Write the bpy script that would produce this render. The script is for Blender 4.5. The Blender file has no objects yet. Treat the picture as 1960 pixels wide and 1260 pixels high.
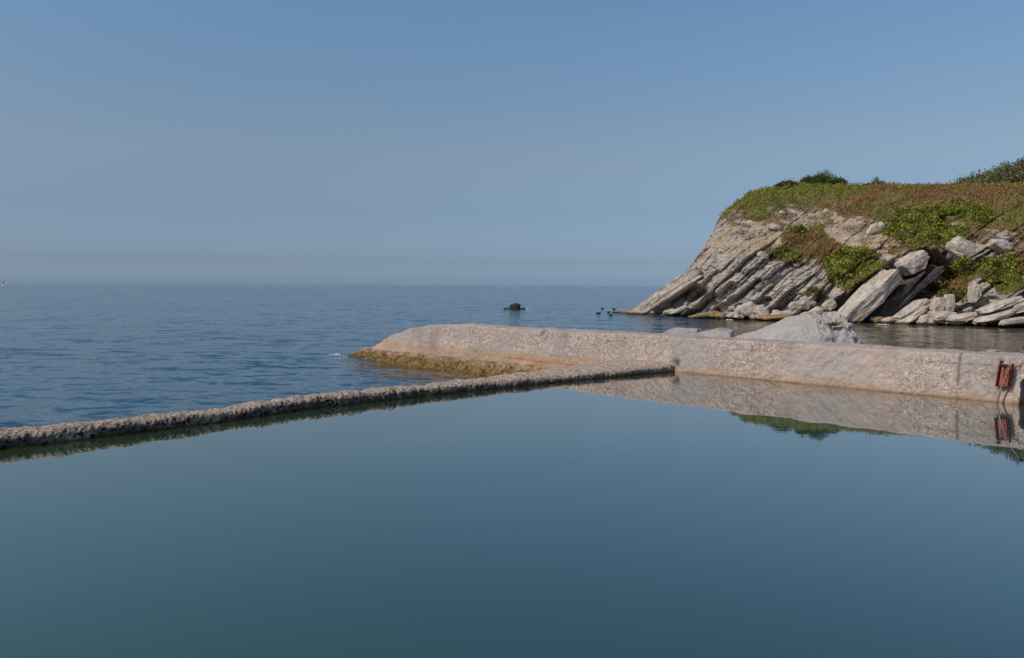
import bpy, math, random
import numpy as np
from mathutils import Matrix, Vector
R = math.radians
C = bpy.context.scene
COL = C.collection

# ------------------------------------------------------------------ camera, sky, sun, exposure
F = 28/36*1960.0                      # focal length in photo pixels
CAMZ = 3.0
PITCH, ROLL = R(3.117), R(0.2)
cam = bpy.data.cameras.new('camera'); cam.lens = 28; cam.sensor_width = 36
cam.clip_start = 0.1; cam.clip_end = 60000
camo = bpy.data.objects.new('camera', cam); COL.objects.link(camo)
CM = Matrix.Rotation(R(90)-PITCH, 3, 'X') @ Matrix.Rotation(ROLL, 3, 'Z')
camo.matrix_world = Matrix.Translation((0, 0, CAMZ)) @ CM.to_4x4()
C.camera = camo

SUN_EL, SUN_AZ = R(43), math.atan2(-0.87, -0.49)     # azimuth from +Y towards +X
w = bpy.data.worlds.new('World'); C.world = w; w.use_nodes = True
nt = w.node_tree; bg = nt.nodes['Background']
sky = nt.nodes.new('ShaderNodeTexSky'); sky.sky_type = 'NISHITA'; sky.sun_disc = False
sky.sun_elevation = SUN_EL; sky.sun_rotation = SUN_AZ
sky.air_density = 1.0; sky.dust_density = 1.0; sky.ozone_density = 2.0; sky.altitude = 0
# the bluish-grey summer haze low over the sea: the sky's tint by elevation
tc = nt.nodes.new('ShaderNodeTexCoord'); sx = nt.nodes.new('ShaderNodeSeparateXYZ'); nt.links.new(tc.outputs['Generated'], sx.inputs[0])
rp = nt.nodes.new('ShaderNodeValToRGB'); nt.links.new(sx.outputs[2], rp.inputs[0]); E = rp.color_ramp.elements
HZ = ((0.0, (.345, .50, .83)), (.029, (.26, .335, .535)), (.09, (.30, .335, .41)), (.158, (.42, .41, .41)), (.31, (.46, .54, .55)), (.8, (.5, .5, .5)))
while len(E) < len(HZ): E.new(.5)
for e_, (a_, c_) in zip(E, HZ): e_.position = a_; e_.color = (*c_, 1)
hs = nt.nodes.new('ShaderNodeVectorMath'); hs.operation = 'MULTIPLY'
nt.links.new(sky.outputs[0], hs.inputs[0]); nt.links.new(rp.outputs[0], hs.inputs[1]); dbl = nt.nodes.new('ShaderNodeVectorMath'); dbl.operation = 'SCALE'; dbl.inputs['Scale'].default_value = 2.0
nt.links.new(hs.outputs[0], dbl.inputs[0]); nt.links.new(dbl.outputs[0], bg.inputs[0])
bg.inputs[1].default_value = 0.1
sd = bpy.data.lights.new('sun', 'SUN'); sd.energy = 2.8; sd.angle = R(0.5); sd.color = (1.0, 0.90, 0.78)
so = bpy.data.objects.new('sun', sd); COL.objects.link(so)
sv = Vector((math.sin(SUN_AZ)*math.cos(SUN_EL), math.cos(SUN_AZ)*math.cos(SUN_EL), math.sin(SUN_EL)))
so.rotation_euler = sv.to_track_quat('Z', 'Y').to_euler(); so.location = (-30, -20, 40)
C.view_settings.view_transform = 'Standard'; C.view_settings.look = 'None'
C.view_settings.exposure = 0.0; C.view_settings.gamma = 1.0
C.render.engine = 'CYCLES'

SEA = -0.8                             # sea level; the pool surface is z = 0

# ------------------------------------------------------------------ helpers
def ray(px, py):
    d = CM @ Vector(((px-980)/F, (630-py)/F, -1)); return np.array(d)/d.y      # scaled so that y = 1
def atz(px, py, z):
    d = ray(px, py); t = (z-CAMZ)/d[2]; return np.array((d[0]*t, t, z))
def aty(px, py, y):
    d = ray(px, py); return np.array((d[0]*y, y, CAMZ+d[2]*y))

_rs = np.random.RandomState(7)
_perm = np.concatenate([_rs.permutation(256)]*3)
_grad = _rs.normal(size=(256, 3)); _grad /= np.linalg.norm(_grad, axis=1)[:, None]
def perlin(x, y, z):
    x, y, z = np.broadcast_arrays(*[np.asarray(a, float) for a in (x, y, z)])
    xi, yi, zi = np.floor(x).astype(int), np.floor(y).astype(int), np.floor(z).astype(int)
    xf, yf, zf = x-xi, y-yi, z-zi
    u, v, q = [t*t*t*(t*(t*6-15)+10) for t in (xf, yf, zf)]
    r = 0
    for a in (0, 1):
        for b in (0, 1):
            for c in (0, 1):
                h = _perm[(_perm[(_perm[(xi+a) & 255]+yi+b) & 255]+zi+c) & 255]
                g = _grad[h]
                dot = g[..., 0]*(xf-a)+g[..., 1]*(yf-b)+g[..., 2]*(zf-c)
                r = r+dot*(u if a else 1-u)*(v if b else 1-v)*(q if c else 1-q)
    return r*1.5
def fbm(x, y, z, o=4, g=0.5):
    r = 0; a = 1.0; f = 1.0
    for i in range(o):
        r = r+a*perlin(x*f+i*17.3, y*f-i*9.1, z*f+i*3.7); a *= g; f *= 2.03
    return r
def hsh(*a):
    s = 0.0
    for i, v in enumerate(a): s = s+np.asarray(v, float)*(12.9898, 78.233, 37.719, 4.581)[i]
    s = np.sin(s)*43758.5453
    return s-np.floor(s)
def worley(x, y, z, seed=0):
    """distance to the nearest feature point, and its random value"""
    xi, yi, zi = np.floor(x), np.floor(y), np.floor(z)
    best = np.full(np.shape(x), 9.0); val = np.zeros(np.shape(x))
    for a in (-1, 0, 1):
        for b in (-1, 0, 1):
            for c in (-1, 0, 1):
                cx, cy, cz = xi+a, yi+b, zi+c
                px = cx+hsh(cx, cy, cz, seed+1); py = cy+hsh(cx, cy, cz, seed+2); pz = cz+hsh(cx, cy, cz, seed+3)
                d = np.sqrt((px-x)**2+(py-y)**2+(pz-z)**2)
                m = d < best; best = np.where(m, d, best); val = np.where(m, hsh(cx, cy, cz, seed+4), val)
    return best, val
def sst(a, b, x):
    t = np.clip((x-a)/(b-a), 0, 1); return t*t*(3-2*t)

def mkmesh(name, V, faces, mat, parent=None, loc=None, smooth=False, attrs=None, cols=None):
    """one mesh object; V in world coordinates, loc = its origin"""
    V = np.asarray(V, float).reshape(-1, 3); base = np.zeros(3) if loc is None else np.asarray(loc, float)
    faces = np.asarray(faces); n = faces.shape[1]
    me = bpy.data.meshes.new(name)
    me.vertices.add(len(V)); me.vertices.foreach_set('co', (V-base).astype(np.float32).ravel())
    me.loops.add(faces.size); me.loops.foreach_set('vertex_index', faces.astype(np.int32).ravel())
    me.polygons.add(len(faces)); me.polygons.foreach_set('loop_start', np.arange(0, faces.size, n, dtype=np.int32))
    me.polygons.foreach_set('use_smooth', np.full(len(faces), bool(smooth)))
    me.update(calc_edges=True)
    for k, v in (attrs or {}).items():
        a = me.attributes.new(k, 'FLOAT', 'POINT'); a.data.foreach_set('value', np.asarray(v, np.float32).ravel())
    if cols is not None:
        a = me.attributes.new('col', 'FLOAT_COLOR', 'POINT')
        cc = np.ones((len(V), 4), np.float32); cc[:, :3] = cols; a.data.foreach_set('color', cc.ravel())
    me.materials.append(mat)
    o = bpy.data.objects.new(name, me); COL.objects.link(o)
    if parent is not None:
        o.parent = parent; o.location = base-np.array(parent.location)
    else: o.location = base
    return o
def grid_faces(nu, nv, closed=False):
    i = np.arange(nu-1)[:, None]; j = np.arange(nv if closed else nv-1)[None, :]
    a = i*nv+j; b = i*nv+(j+1) % nv
    return np.stack([a, b, b+nv, a+nv], -1).reshape(-1, 4)
def tag(o, label=None, cat=None, group=None, kind=None):
    if label: o['label'] = label
    if cat: o['category'] = cat
    if group: o['group'] = group
    if kind: o['kind'] = kind
    return o
def empty(name, loc):
    o = bpy.data.objects.new(name, None); COL.objects.link(o); o.location = loc; return o
def tube(path, rad, seg=8):
    path = np.asarray(path, float); n = len(path); rad = np.broadcast_to(rad, (n,))
    V = []
    for i in range(n):
        t = path[min(i+1, n-1)]-path[max(i-1, 0)]; t = t/np.linalg.norm(t)
        a = np.cross(t, (0.31, 0.2, 0.93) if abs(t[2]) < .9 else (1, 0, 0)); a /= np.linalg.norm(a); b = np.cross(t, a)
        for k in range(seg):
            an = 2*math.pi*k/seg; V.append(path[i]+rad[i]*(math.cos(an)*a+math.sin(an)*b))
    V = np.array(V); Fc = grid_faces(n, seg, True)
    V = np.vstack([V, path[0], path[-1]])
    c0, c1 = n*seg, n*seg+1
    caps = [[c0, (k+1) % seg, k, k] for k in range(seg)]+[[c1, (n-1)*seg+k, (n-1)*seg+(k+1) % seg, (n-1)*seg+(k+1) % seg] for k in range(seg)]
    return V, Fc, caps
def tube_obj(name, path, rad, mat, parent=None, loc=None, seg=8):
    V, Fc, caps = tube(path, rad, seg)
    me = bpy.data.meshes.new(name); base = np.zeros(3) if loc is None else np.asarray(loc, float)
    me.from_pydata([tuple(v) for v in V-base], [], [list(f) for f in Fc]+[c[:3] for c in caps])
    me.polygons.foreach_set('use_smooth', [True]*len(me.polygons)); me.materials.append(mat)
    o = bpy.data.objects.new(name, me); COL.objects.link(o)
    if parent is not None: o.parent = parent; o.location = base-np.array(parent.location)
    else: o.location = base
    return o

# ------------------------------------------------------------------ materials
class N:
    """small node-tree writer"""
    def __init__(s, name):
        s.m = bpy.data.materials.new(name); s.m.use_nodes = True; s.t = s.m.node_tree
        s.b = s.t.nodes['Principled BSDF']; s.pos = s.n('ShaderNodeNewGeometry').outputs['Position']
    def n(s, ty, **k):
        x = s.t.nodes.new(ty)
        for a, v in k.items(): setattr(x, a, v)
        return x
    def put(s, sock, v):
        if hasattr(v, 'is_linked') or hasattr(v, 'links'): s.t.links.new(v, sock)
        elif isinstance(v, tuple) and len(v) == 3 and sock.type == 'RGBA': sock.default_value = (*v, 1)
        else: sock.default_value = v
    def map(s, scale=(1, 1, 1), rot=(0, 0, 0), vec=None):
        x = s.n('ShaderNodeMapping'); s.put(x.inputs[0], vec or s.pos); x.inputs['Scale'].default_value = scale
        x.inputs['Rotation'].default_value = rot; return x.outputs[0]
    def noise(s, scale, detail=4, rough=0.55, vec=None, dist=0.0):
        x = s.n('ShaderNodeTexNoise'); s.put(x.inputs['Vector'], vec or s.pos); x.inputs['Scale'].default_value = scale
        x.inputs['Detail'].default_value = detail; x.inputs['Roughness'].default_value = rough; x.inputs['Distortion'].default_value = dist
        return x.outputs[0]
    def vor(s, scale, feat='F1', out='Distance', vec=None):
        x = s.n('ShaderNodeTexVoronoi', feature=feat); s.put(x.inputs['Vector'], vec or s.pos); x.inputs['Scale'].default_value = scale
        return x.outputs[out]
    def ramp(s, v, *st):
        x = s.n('ShaderNodeValToRGB'); s.put(x.inputs[0], v); e = x.color_ramp.elements
        while len(e) < len(st): e.new(0.5)
        for i, (p, c) in enumerate(st): e[i].position = p; e[i].color = (*c, 1) if isinstance(c, tuple) else (c, c, c, 1)
        return x.outputs[0]
    def mr(s, v, a, b, c=0.0, d=1.0):
        x = s.n('ShaderNodeMapRange', interpolation_type='SMOOTHSTEP'); s.put(x.inputs[0], v)
        for i, q in enumerate((a, b, c, d)): x.inputs[i+1].default_value = q
        return x.outputs[0]
    def mix(s, f, a, b, mode='MIX'):
        x = s.n('ShaderNodeMix', data_type='RGBA', blend_type=mode); s.put(x.inputs['Factor'], f)
        s.put(x.inputs[6], a); s.put(x.inputs[7], b); return x.outputs[2]
    def math(s, op, a, b=0.0):
        x = s.n('ShaderNodeMath', operation=op); s.put(x.inputs[0], a); s.put(x.inputs[1], b); return x.outputs[0]
    def xyz(s, vec=None):
        x = s.n('ShaderNodeSeparateXYZ'); s.put(x.inputs[0], vec or s.pos); return x.outputs
    def attr(s, name, out='Fac'):
        return s.n('ShaderNodeAttribute', attribute_name=name).outputs[out]
    def bump(s, h, dist, strength=1.0, normal=None):
        x = s.n('ShaderNodeBump'); s.put(x.inputs['Height'], h); x.inputs['Distance'].default_value = dist
        x.inputs['Strength'].default_value = strength
        if normal: s.put(x.inputs['Normal'], normal)
        return x.outputs[0]
    def out(s, col, rough=0.9, normal=None, spec=0.3):
        s.put(s.b.inputs['Base Color'], col); s.put(s.b.inputs['Roughness'], rough); s.put(s.b.inputs['Specular IOR Level'], spec)
        if normal: s.put(s.b.inputs['Normal'], normal)
        return s.m

def simple(name, col, rough=0.7, metal=0.0, sc=8.0, var=0.35, bump=0.01):
    k = N(name); nz = k.noise(sc, 5, 0.6)
    c = k.mix(k.mr(nz, 0.35, 0.7), tuple(x*(1-var) for x in col), tuple(min(1, x*(1+var)) for x in col))
    k.b.inputs['Metallic'].default_value = metal
    return k.out(c, rough, k.bump(nz, bump))

BED = R(40)                                            # apparent dip of the strata, rising to the right
def rock_material():
    k = N('cliff_rock'); x = k.xyz()
    bed = k.map((0.12, 0.35, 2.2), (0, BED, 0))        # stretched along the beds
    lay = k.noise(1.6, 7, 0.65, bed, 0.6)
    lay = k.mix(k.math('MULTIPLY', k.mr(k.math('ADD', x[2], k.math('MULTIPLY', k.noise(0.2, 2), 3.0)), 7.5, 11.0), 0.85), lay, k.noise(1.3, 7, 0.7))
    lay2 = k.noise(0.55, 4, 0.6, k.map((0.15, 0.4, 1.6), (0, BED, 0)), 0.4)
    blot = k.noise(0.28, 5, 0.6); fine = k.noise(3.5, 7, 0.75)
    c = k.ramp(lay, (0.30, (0.16, 0.13, 0.11)), (0.42, (0.37, 0.32, 0.27)), (0.54, (0.54, 0.47, 0.40)), (0.68, (0.70, 0.63, 0.55)))
    c = k.mix(k.mr(lay2, 0.42, 0.62), c, k.mix(0.55, c, (0.33, 0.33, 0.33)))
    c = k.mix(k.math('MULTIPLY', k.mr(blot, 0.5, 0.68), 0.4), c, (0.36, 0.27, 0.18))
    c = k.mix(k.math('MULTIPLY', k.mr(fine, 0.42, 0.30), 0.6), c, (0.10, 0.085, 0.07))
    c = k.mix(k.math('MULTIPLY', k.mr(fine, 0.60, 0.72), 0.6), c, (0.58, 0.53, 0.48))
    # ochre crumbly rock high on the face
    tan = k.math('MULTIPLY', k.mr(x[2], 5.0, 8.5), k.mr(k.noise(0.5, 5, 0.6), 0.36, 0.56))
    c = k.mix(k.math('MULTIPLY', tan, 0.6), c, (0.42, 0.29, 0.17))
    # tide stained foot
    foot = k.mr(k.math('ADD', x[2], k.math('MULTIPLY', k.noise(0.6, 4), 1.6)), 1.0, 0.2)
    c = k.mix(k.math('MULTIPLY', foot, k.mr(k.noise(0.13, 3), 0.48, 0.7)), c, (0.30, 0.19, 0.10))
    c = k.mix(k.mr(x[2], -0.35, -0.62), c, (0.06, 0.045, 0.03))
    # plants over it
    v = k.math('ADD', k.attr('veg'), k.math('MULTIPLY', k.math('SUBTRACT', k.noise(1.4, 5, 0.7), 0.5), 0.9))
    g = k.mix(k.attr('green'), (0.20, 0.11, 0.05), (0.12, 0.135, 0.03))
    g = k.mix(k.mr(k.noise(2.2, 6, 0.7), 0.4, 0.62), g, (0.23, 0.17, 0.09))
    c = k.mix(k.mr(v, 0.42, 0.58), c, g)
    h = k.math('ADD', k.math('MULTIPLY', lay, 1.0), k.math('MULTIPLY', fine, 0.5))
    return k.out(c, 0.95, k.bump(h, 0.35), 0.2)
ROCK = rock_material()

def boulder_material(name, lo, mid, hi, ochre=0.0, wet=None):
    k = N(name); x = k.xyz()
    n1 = k.noise(1.6, 7, 0.68, None, 0.4); n2 = k.noise(7, 6, 0.7); n3 = k.noise(0.5, 3)
    c = k.ramp(n1, (0.3, lo), (0.5, mid), (0.68, hi))
    c = k.mix(k.math('MULTIPLY', k.mr(n2, 0.44, 0.32), 0.7), c, tuple(v*0.6 for v in lo))
    c = k.mix(k.math('MULTIPLY', k.mr(n3, 0.45, 0.6), ochre), c, (0.33, 0.18, 0.06))
    if wet is not None: c = k.mix(k.mr(k.math('ADD', x[2], k.math('MULTIPLY', n1, 0.3)), wet+0.25, wet), c, (0.07, 0.045, 0.025))
    return k.out(c, 0.92, k.bump(k.math('ADD', n1, k.math('MULTIPLY', n2, 0.4)), 0.12), 0.25)
BOULDER = boulder_material('pale_rock', (0.22, 0.18, 0.15), (0.48, 0.41, 0.35), (0.64, 0.57, 0.50), 0.15, -0.5)
OCHRE = boulder_material('ochre_rock', (0.11, 0.075, 0.045), (0.30, 0.19, 0.09), (0.44, 0.34, 0.24), 0.35, -0.6)
DARKROCK = boulder_material('dark_wet_rock', (0.012, 0.014, 0.012), (0.03, 0.032, 0.026), (0.07, 0.065, 0.05))
GREYROCK = boulder_material('grey_rubble', (0.19, 0.18, 0.17), (0.38, 0.355, 0.33), (0.50, 0.47, 0.44))

def concrete_material():
    k = N('weathered_concrete'); x = k.xyz()
    cell = k.vor(17, 'F1', 'Color'); cs = k.xyz(cell)
    cell2 = k.xyz(k.vor(34, 'F1', 'Color'))
    big = k.noise(0.45, 5, 0.6, None, 0.5); mid = k.noise(2.2, 6, 0.65)
    base = k.ramp(mid, (0.3, (0.36, 0.272, 0.222)), (0.5, (0.44, 0.347, 0.298)), (0.7, (0.51, 0.42, 0.37)))
    sp = k.mr(k.noise(0.35, 4, 0.55, k.map((1, 1, 1.8)), 0.6), 0.34, 0.46)          # where the aggregate shows
    c = k.mix(k.math('MULTIPLY', k.mr(cs[0], 0.6, 0.9), k.math('MULTIPLY', sp, 0.6)), base, (0.68, 0.58, 0.50))
    c = k.mix(k.math('MULTIPLY', k.mr(cs[1], 0.68, 0.95), k.math('MULTIPLY', sp, 0.6)), c, (0.17, 0.135, 0.12))
    c = k.mix(k.math('MULTIPLY', k.mr(cell2[0], 0.7, 0.95), k.math('MULTIPLY', sp, 0.6)), c, (0.17, 0.14, 0.13))
    c = k.mix(k.math('MULTIPLY', k.mr(cell2[1], 0.7, 0.95), k.math('MULTIPLY', sp, 0.6)), c, (0.66, 0.57, 0.50))
    c = k.mix(k.math('MULTIPLY', k.mr(big, 0.44, 0.60), 0.6), c, (0.36, 0.325, 0.30))
    zz = k.math('ADD', x[2], k.math('MULTIPLY', k.math('SUBTRACT', k.noise(0.8, 4, 0.6), 0.5), 0.5))
    c = k.mix(k.math('MULTIPLY', k.mr(zz, 0.32, 0.02), 0.6), c, (0.43, 0.27, 0.15))  # ochre splash band
    c = k.mix(k.math('MULTIPLY', k.mr(k.noise(1.0, 4, 0.6, k.map((1.2, 1.2, 0.12))), 0.52, 0.7), 0.5), c, (0.24, 0.19, 0.16))   # runs
    zb = k.math('ADD', x[2], k.math('MULTIPLY', k.math('SUBTRACT', k.noise(1.3, 6, 0.7), 0.5), 0.8))
    alg = k.mix(k.mr(k.noise(5, 6, 0.7), 0.38, 0.62), (0.13, 0.080, 0.030), (0.36, 0.24, 0.11))
    alg = k.mix(k.mr(x[2], -0.45, -0.85), alg, k.mix(0.5, alg, (0.12, 0.08, 0.012)))
    c = k.mix(k.math('MULTIPLY', k.mr(zb, -0.30, -0.52), k.attr('outer')), c, alg)
    c = k.mix(k.attr('rust'), c, k.mix(k.mr(k.noise(9, 4), 0.4, 0.6), (0.45, 0.10, 0.03), (0.30, 0.16, 0.07)))
    c = k.mix(k.attr('dark_marks'), c, (0.07, 0.06, 0.05))
    h = k.math('ADD', k.math('MULTIPLY', k.math('ADD', cs[0], cell2[0]), k.math('MULTIPLY', sp, 0.3)), mid)
    return k.out(c, 0.93, k.bump(h, 0.03), 0.25)
CONC = concrete_material()

def lowwall_material():
    k = N('pitted_concrete'); x = k.xyz()
    cs = k.xyz(k.vor(22, 'F1', 'Color')); n = k.noise(6, 7, 0.7); b = k.noise(1.1, 4, 0.6)
    c = k.ramp(n, (0.3, (0.25, 0.18, 0.135)), (0.5, (0.43, 0.33, 0.255)), (0.7, (0.56, 0.455, 0.37)))
    c = k.mix(k.math('MULTIPLY', k.mr(cs[0], 0.7, 0.95), 0.6), c, (0.60, 0.53, 0.47))
    c = k.mix(k.math('MULTIPLY', k.mr(cs[1], 0.72, 0.95), 0.6), c, (0.10, 0.08, 0.07))
    c = k.mix(k.attr('pit'), c, (0.030, 0.026, 0.022))
    side = k.math('MULTIPLY', k.mr(x[2], 0.24, 0.12), k.mr(k.math('ADD', k.math('MULTIPLY', b, 0.6), k.math('MULTIPLY', n, 0.4)), 0.43, 0.53))
    c = k.mix(k.math('MULTIPLY', side, k.math('MULTIPLY', k.attr('inner'), 0.85)), c, (0.045, 0.045, 0.038))     # black crust
    c = k.mix(k.math('MULTIPLY', k.mr(k.math('ADD', x[2], k.math('MULTIPLY', n, 0.1)), 0.14, 0.05), 0.85), c, (0.10, 0.065, 0.02))
    return k.out(c, 0.95, k.bump(k.math('ADD', n, k.math('MULTIPLY', cs[0], 0.4)), 0.06), 0.2)
LOWW = lowwall_material()

def sea_material():
    k = N('sea_water'); x = k.xyz()
    # silt-brown water close in under the cliff
    u = k.math('ADD', k.math('SUBTRACT', x[0], k.math('MULTIPLY', x[1], 0.235)), k.math('MULTIPLY', k.math('SUBTRACT', k.noise(0.06, 4), 0.5), 7.0))
    silt = k.mr(u, 0.2, 3.0)
    silt = k.math('MULTIPLY', silt, k.mr(x[1], 140, 110))
    c = k.mix(silt, (0.010, 0.060, 0.115), (0.125, 0.105, 0.07))
    c = k.mix(k.math('MULTIPLY', k.mr(k.noise(0.02, 3, 0.5, k.map((0.35, 1, 1))), 0.4, 0.65), 0.4), c, k.mix(silt, (0.02, 0.06, 0.11), (0.10, 0.10, 0.08)))
    sh = k.math('MULTIPLY', k.attr('shoal'), 0.85); c = k.mix(sh, c, (0.10, 0.07, 0.022))
    def slope(freq, sx_, ang, amp, det=2):
        t_ = k.n('ShaderNodeTexNoise'); k.put(t_.inputs['Vector'], k.map((sx_, 1.0, 1.0), (0, 0, ang))); t_.inputs['Scale'].default_value = freq
        t_.inputs['Detail'].default_value = det; t_.inputs['Roughness'].default_value = 0.6; t_.inputs['Distortion'].default_value = 0.3
        v_ = k.n('ShaderNodeVectorMath', operation='SUBTRACT'); k.put(v_.inputs[0], t_.outputs['Color']); v_.inputs[1].default_value = (0.5, 0.5, 0.5)
        m_ = k.n('ShaderNodeVectorMath', operation='MULTIPLY'); k.put(m_.inputs[0], v_.outputs[0]); m_.inputs[1].default_value = (amp*0.5, amp, 0)
        return m_.outputs[0]
    def add(p_, q_):
        v_ = k.n('ShaderNodeVectorMath', operation='ADD'); k.put(v_.inputs[0], p_); k.put(v_.inputs[1], q_); return v_.outputs[0]
    tot = add(add(slope(1.05, 0.42, R(6), 0.74), slope(3.5, 0.55, R(-8), 0.72)), slope(0.16, 0.4, R(4), 0.22))
    sc_ = k.n('ShaderNodeVectorMath', operation='SCALE'); k.put(sc_.inputs[0], tot); k.put(sc_.inputs['Scale'], k.mr(silt, 0, 1, 1.0, 0.4))
    nz_ = k.n('ShaderNodeVectorMath', operation='NORMALIZE'); k.put(nz_.inputs[0], add(sc_.outputs[0], (0.0, 0.0, 1.0)))
    nm = nz_.outputs[0]
    k.b.inputs['IOR'].default_value = 1.333
    return k.out(c, 0.10, nm, 0.5)
SEAW = sea_material()

def pool_material():
    k = N('pool_water')
    c = k.mix(k.attr('shallow'), k.mix(k.mr(k.xyz()[0], -9, 3), (0.026, 0.066, 0.030), (0.018, 0.060, 0.064)), (0.034, 0.028, 0.010))
    n1 = k.noise(1.5, 2, 0.5, k.map((0.35, 1, 1))); n2 = k.noise(0.5, 2, 0.5, k.map((0.5, 1, 1)))
    h = k.math('ADD', k.math('MULTIPLY', n1, 0.0016), k.math('MULTIPLY', n2, 0.003))
    k.b.inputs['IOR'].default_value = 1.5; k.b.inputs['Coat Weight'].default_value = 0.75; k.b.inputs['Coat Roughness'].default_value = 0.005
    return k.out(c, 0.008, k.bump(h, 1.0), 0.5)
POOLW = pool_material()

def leaf_material(name, rough=0.75):
    k = N(name); ri = k.n('ShaderNodeNewGeometry').outputs['Random Per Island']
    c = k.mix(1.0, k.attr('col', 'Color'), k.ramp(ri, (0.0, (0.6, 0.6, 0.6)), (0.5, (0.95, 0.95, 0.9)), (1.0, (1.45, 1.4, 1.25))), 'MULTIPLY')
    tr = k.n('ShaderNodeBsdfTranslucent'); k.put(tr.inputs['Color'], c)
    ms = k.n('ShaderNodeMixShader'); ms.inputs[0].default_value = 0.22
    k.out(c, rough, None, 0.25)
    k.t.links.new(k.b.outputs[0], ms.inputs[1]); k.t.links.new(tr.outputs[0], ms.inputs[2])
    k.t.links.new(ms.outputs[0], k.t.nodes['Material Output'].inputs['Surface'])
    return k.m
LEAF = leaf_material('foliage')
BARK = simple('bark', (0.10, 0.075, 0.05), 0.9, 0, 6)
FOAM = simple('foam', (0.80, 0.82, 0.84), 0.8, 0, 5, 0.1)

# ------------------------------------------------------------------ the headland terrain
XB = [-10, 10, 15, 21, 25, 36, 48, 60, 80, 110, 150]
YB = [160, 122, 110, 100, 91, 86.5, 74.5, 66, 55, 42, 30]
def yb(x): return np.interp(x, XB, YB)
def cosf(x):
    s = (yb(x+2.5)-yb(x-2.5))/5; return 1/np.sqrt(1+s*s)
def g1(d): return np.interp(d, [-20, -3, 0, 1.5, 5, 9, 13, 18, 25, 35, 60, 120], [-8, -2.5, -0.9, 1.3, 4.9, 8.2, 10.8, 13.4, 15.2, 16.4, 17.4, 19])
def g2(q): return np.interp(q, [-10, 0, 0.9, 5.6, 8.8, 10.8, 13.2, 15.2, 17.6, 25, 60], [-5, -1.5, -0.8, 2.3, 5.7, 8.5, 12.4, 14.5, 16.7, 19.5, 23])
def base_z(x, y):
    dd = (y-yb(x))*np.maximum(cosf(x), 0.45)
    a = g1(dd)+2.2*np.exp(-((x-40)/9)**2)*sst(8, 22, dd); b = g2((x/np.maximum(y, 60)-0.138)*106-0.3*np.maximum(y-119, 0)*np.clip(1-(x-20)/25, 0, 1))
    k = 1.0; h = np.clip(0.5+0.5*(b-a)/k, 0, 1); z = b*(1-h)+a*h-k*h*(1-h)
    z = z-0.8*sst(55, 66, x)*sst(12, 15, z)+1.5*sst(76, 92, x)*sst(100, 122, y)*(1-sst(132, 150, y))
    return z
def hit(px, py):
    d = ray(px, py)
    for y in np.arange(70, 190, 0.1):
        p = d*y
        if CAMZ+d[2]*y <= base_z(p[0], y): return np.array((p[0], y, CAMZ+d[2]*y))
    return np.array((d[0]*120, 120, CAMZ+d[2]*120))

# bedding layers
_r = np.random.RandomState(21)
TH = np.clip(np.exp(_r.normal(-0.6, 0.6, 420)), 0.2, 1.9); EDGE = np.cumsum(TH)-110
AMP = _r.uniform(-1, 1, 422); AMP = np.sign(AMP)*np.abs(AMP)**0.8
LEN = _r.uniform(1.4, 5, 422)
def bedcoords(x, y, z):
    wob = 0.7*perlin(x/9, y/14, z/9)+0.22*perlin(x/2.6, y/4, z/2.6)
    s = z*math.cos(BED)-x*math.sin(BED)+0.12*(y-90)+wob+0.013*np.maximum(x-41, 0)**2*np.clip(1-(x-41)/40, 0.3, 1)
    return s, x*math.cos(BED)+z*math.sin(BED)
RECESS = []      # hollows under overhanging beds: (a, b, half width, depth) as lines in x,z
for a, b, hw, dp in (((1262, 598), (1330, 552), 0.8, 2.6), ((1630, 606), (1795, 512), 1.9, 7.0), ((1655, 606), (1745, 548), 1.1, 2.5),
                     ((1322, 604), (1400, 545), 0.45, 2.2), ((1375, 592), (1455, 540), 0.4, 1.9), ((1410, 600), (1470, 572), 0.35, 1.5), ((1300, 590), (1372, 520), 0.25, 1.2), ((1800, 500), (1806, 420), 0.45, 1.2), ((1475, 598), (1530, 570), 0.5, 1.4),
                     ((1845, 612), (1905, 572), 0.35, 1.0)):
    A, B = hit(*a), hit(*b); RECESS.append((A[[0, 2]], B[[0, 2]], hw, dp))
PROUD = []
for a, b, hw, dp in (((1612, 590), (1752, 500), 1.25, 2.2), ((1385, 585), (1480, 520), 0.7, 0.7), ((1700, 607), (1800, 540), 0.6, 0.9), ((1505, 600), (1585, 520), 0.8, 0.9)):
    A, B = hit(*a), hit(*b); PROUD.append((A[[0, 2]], B[[0, 2]], hw, dp))
def segd(x, z, A, B):
    ab = B-A; L = ab@ab; t = np.clip(((x-A[0])*ab[0]+(z-A[1])*ab[1])/L, 0, 1)
    return np.hypot(x-A[0]-t*ab[0], z-A[1]-t*ab[1])
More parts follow.
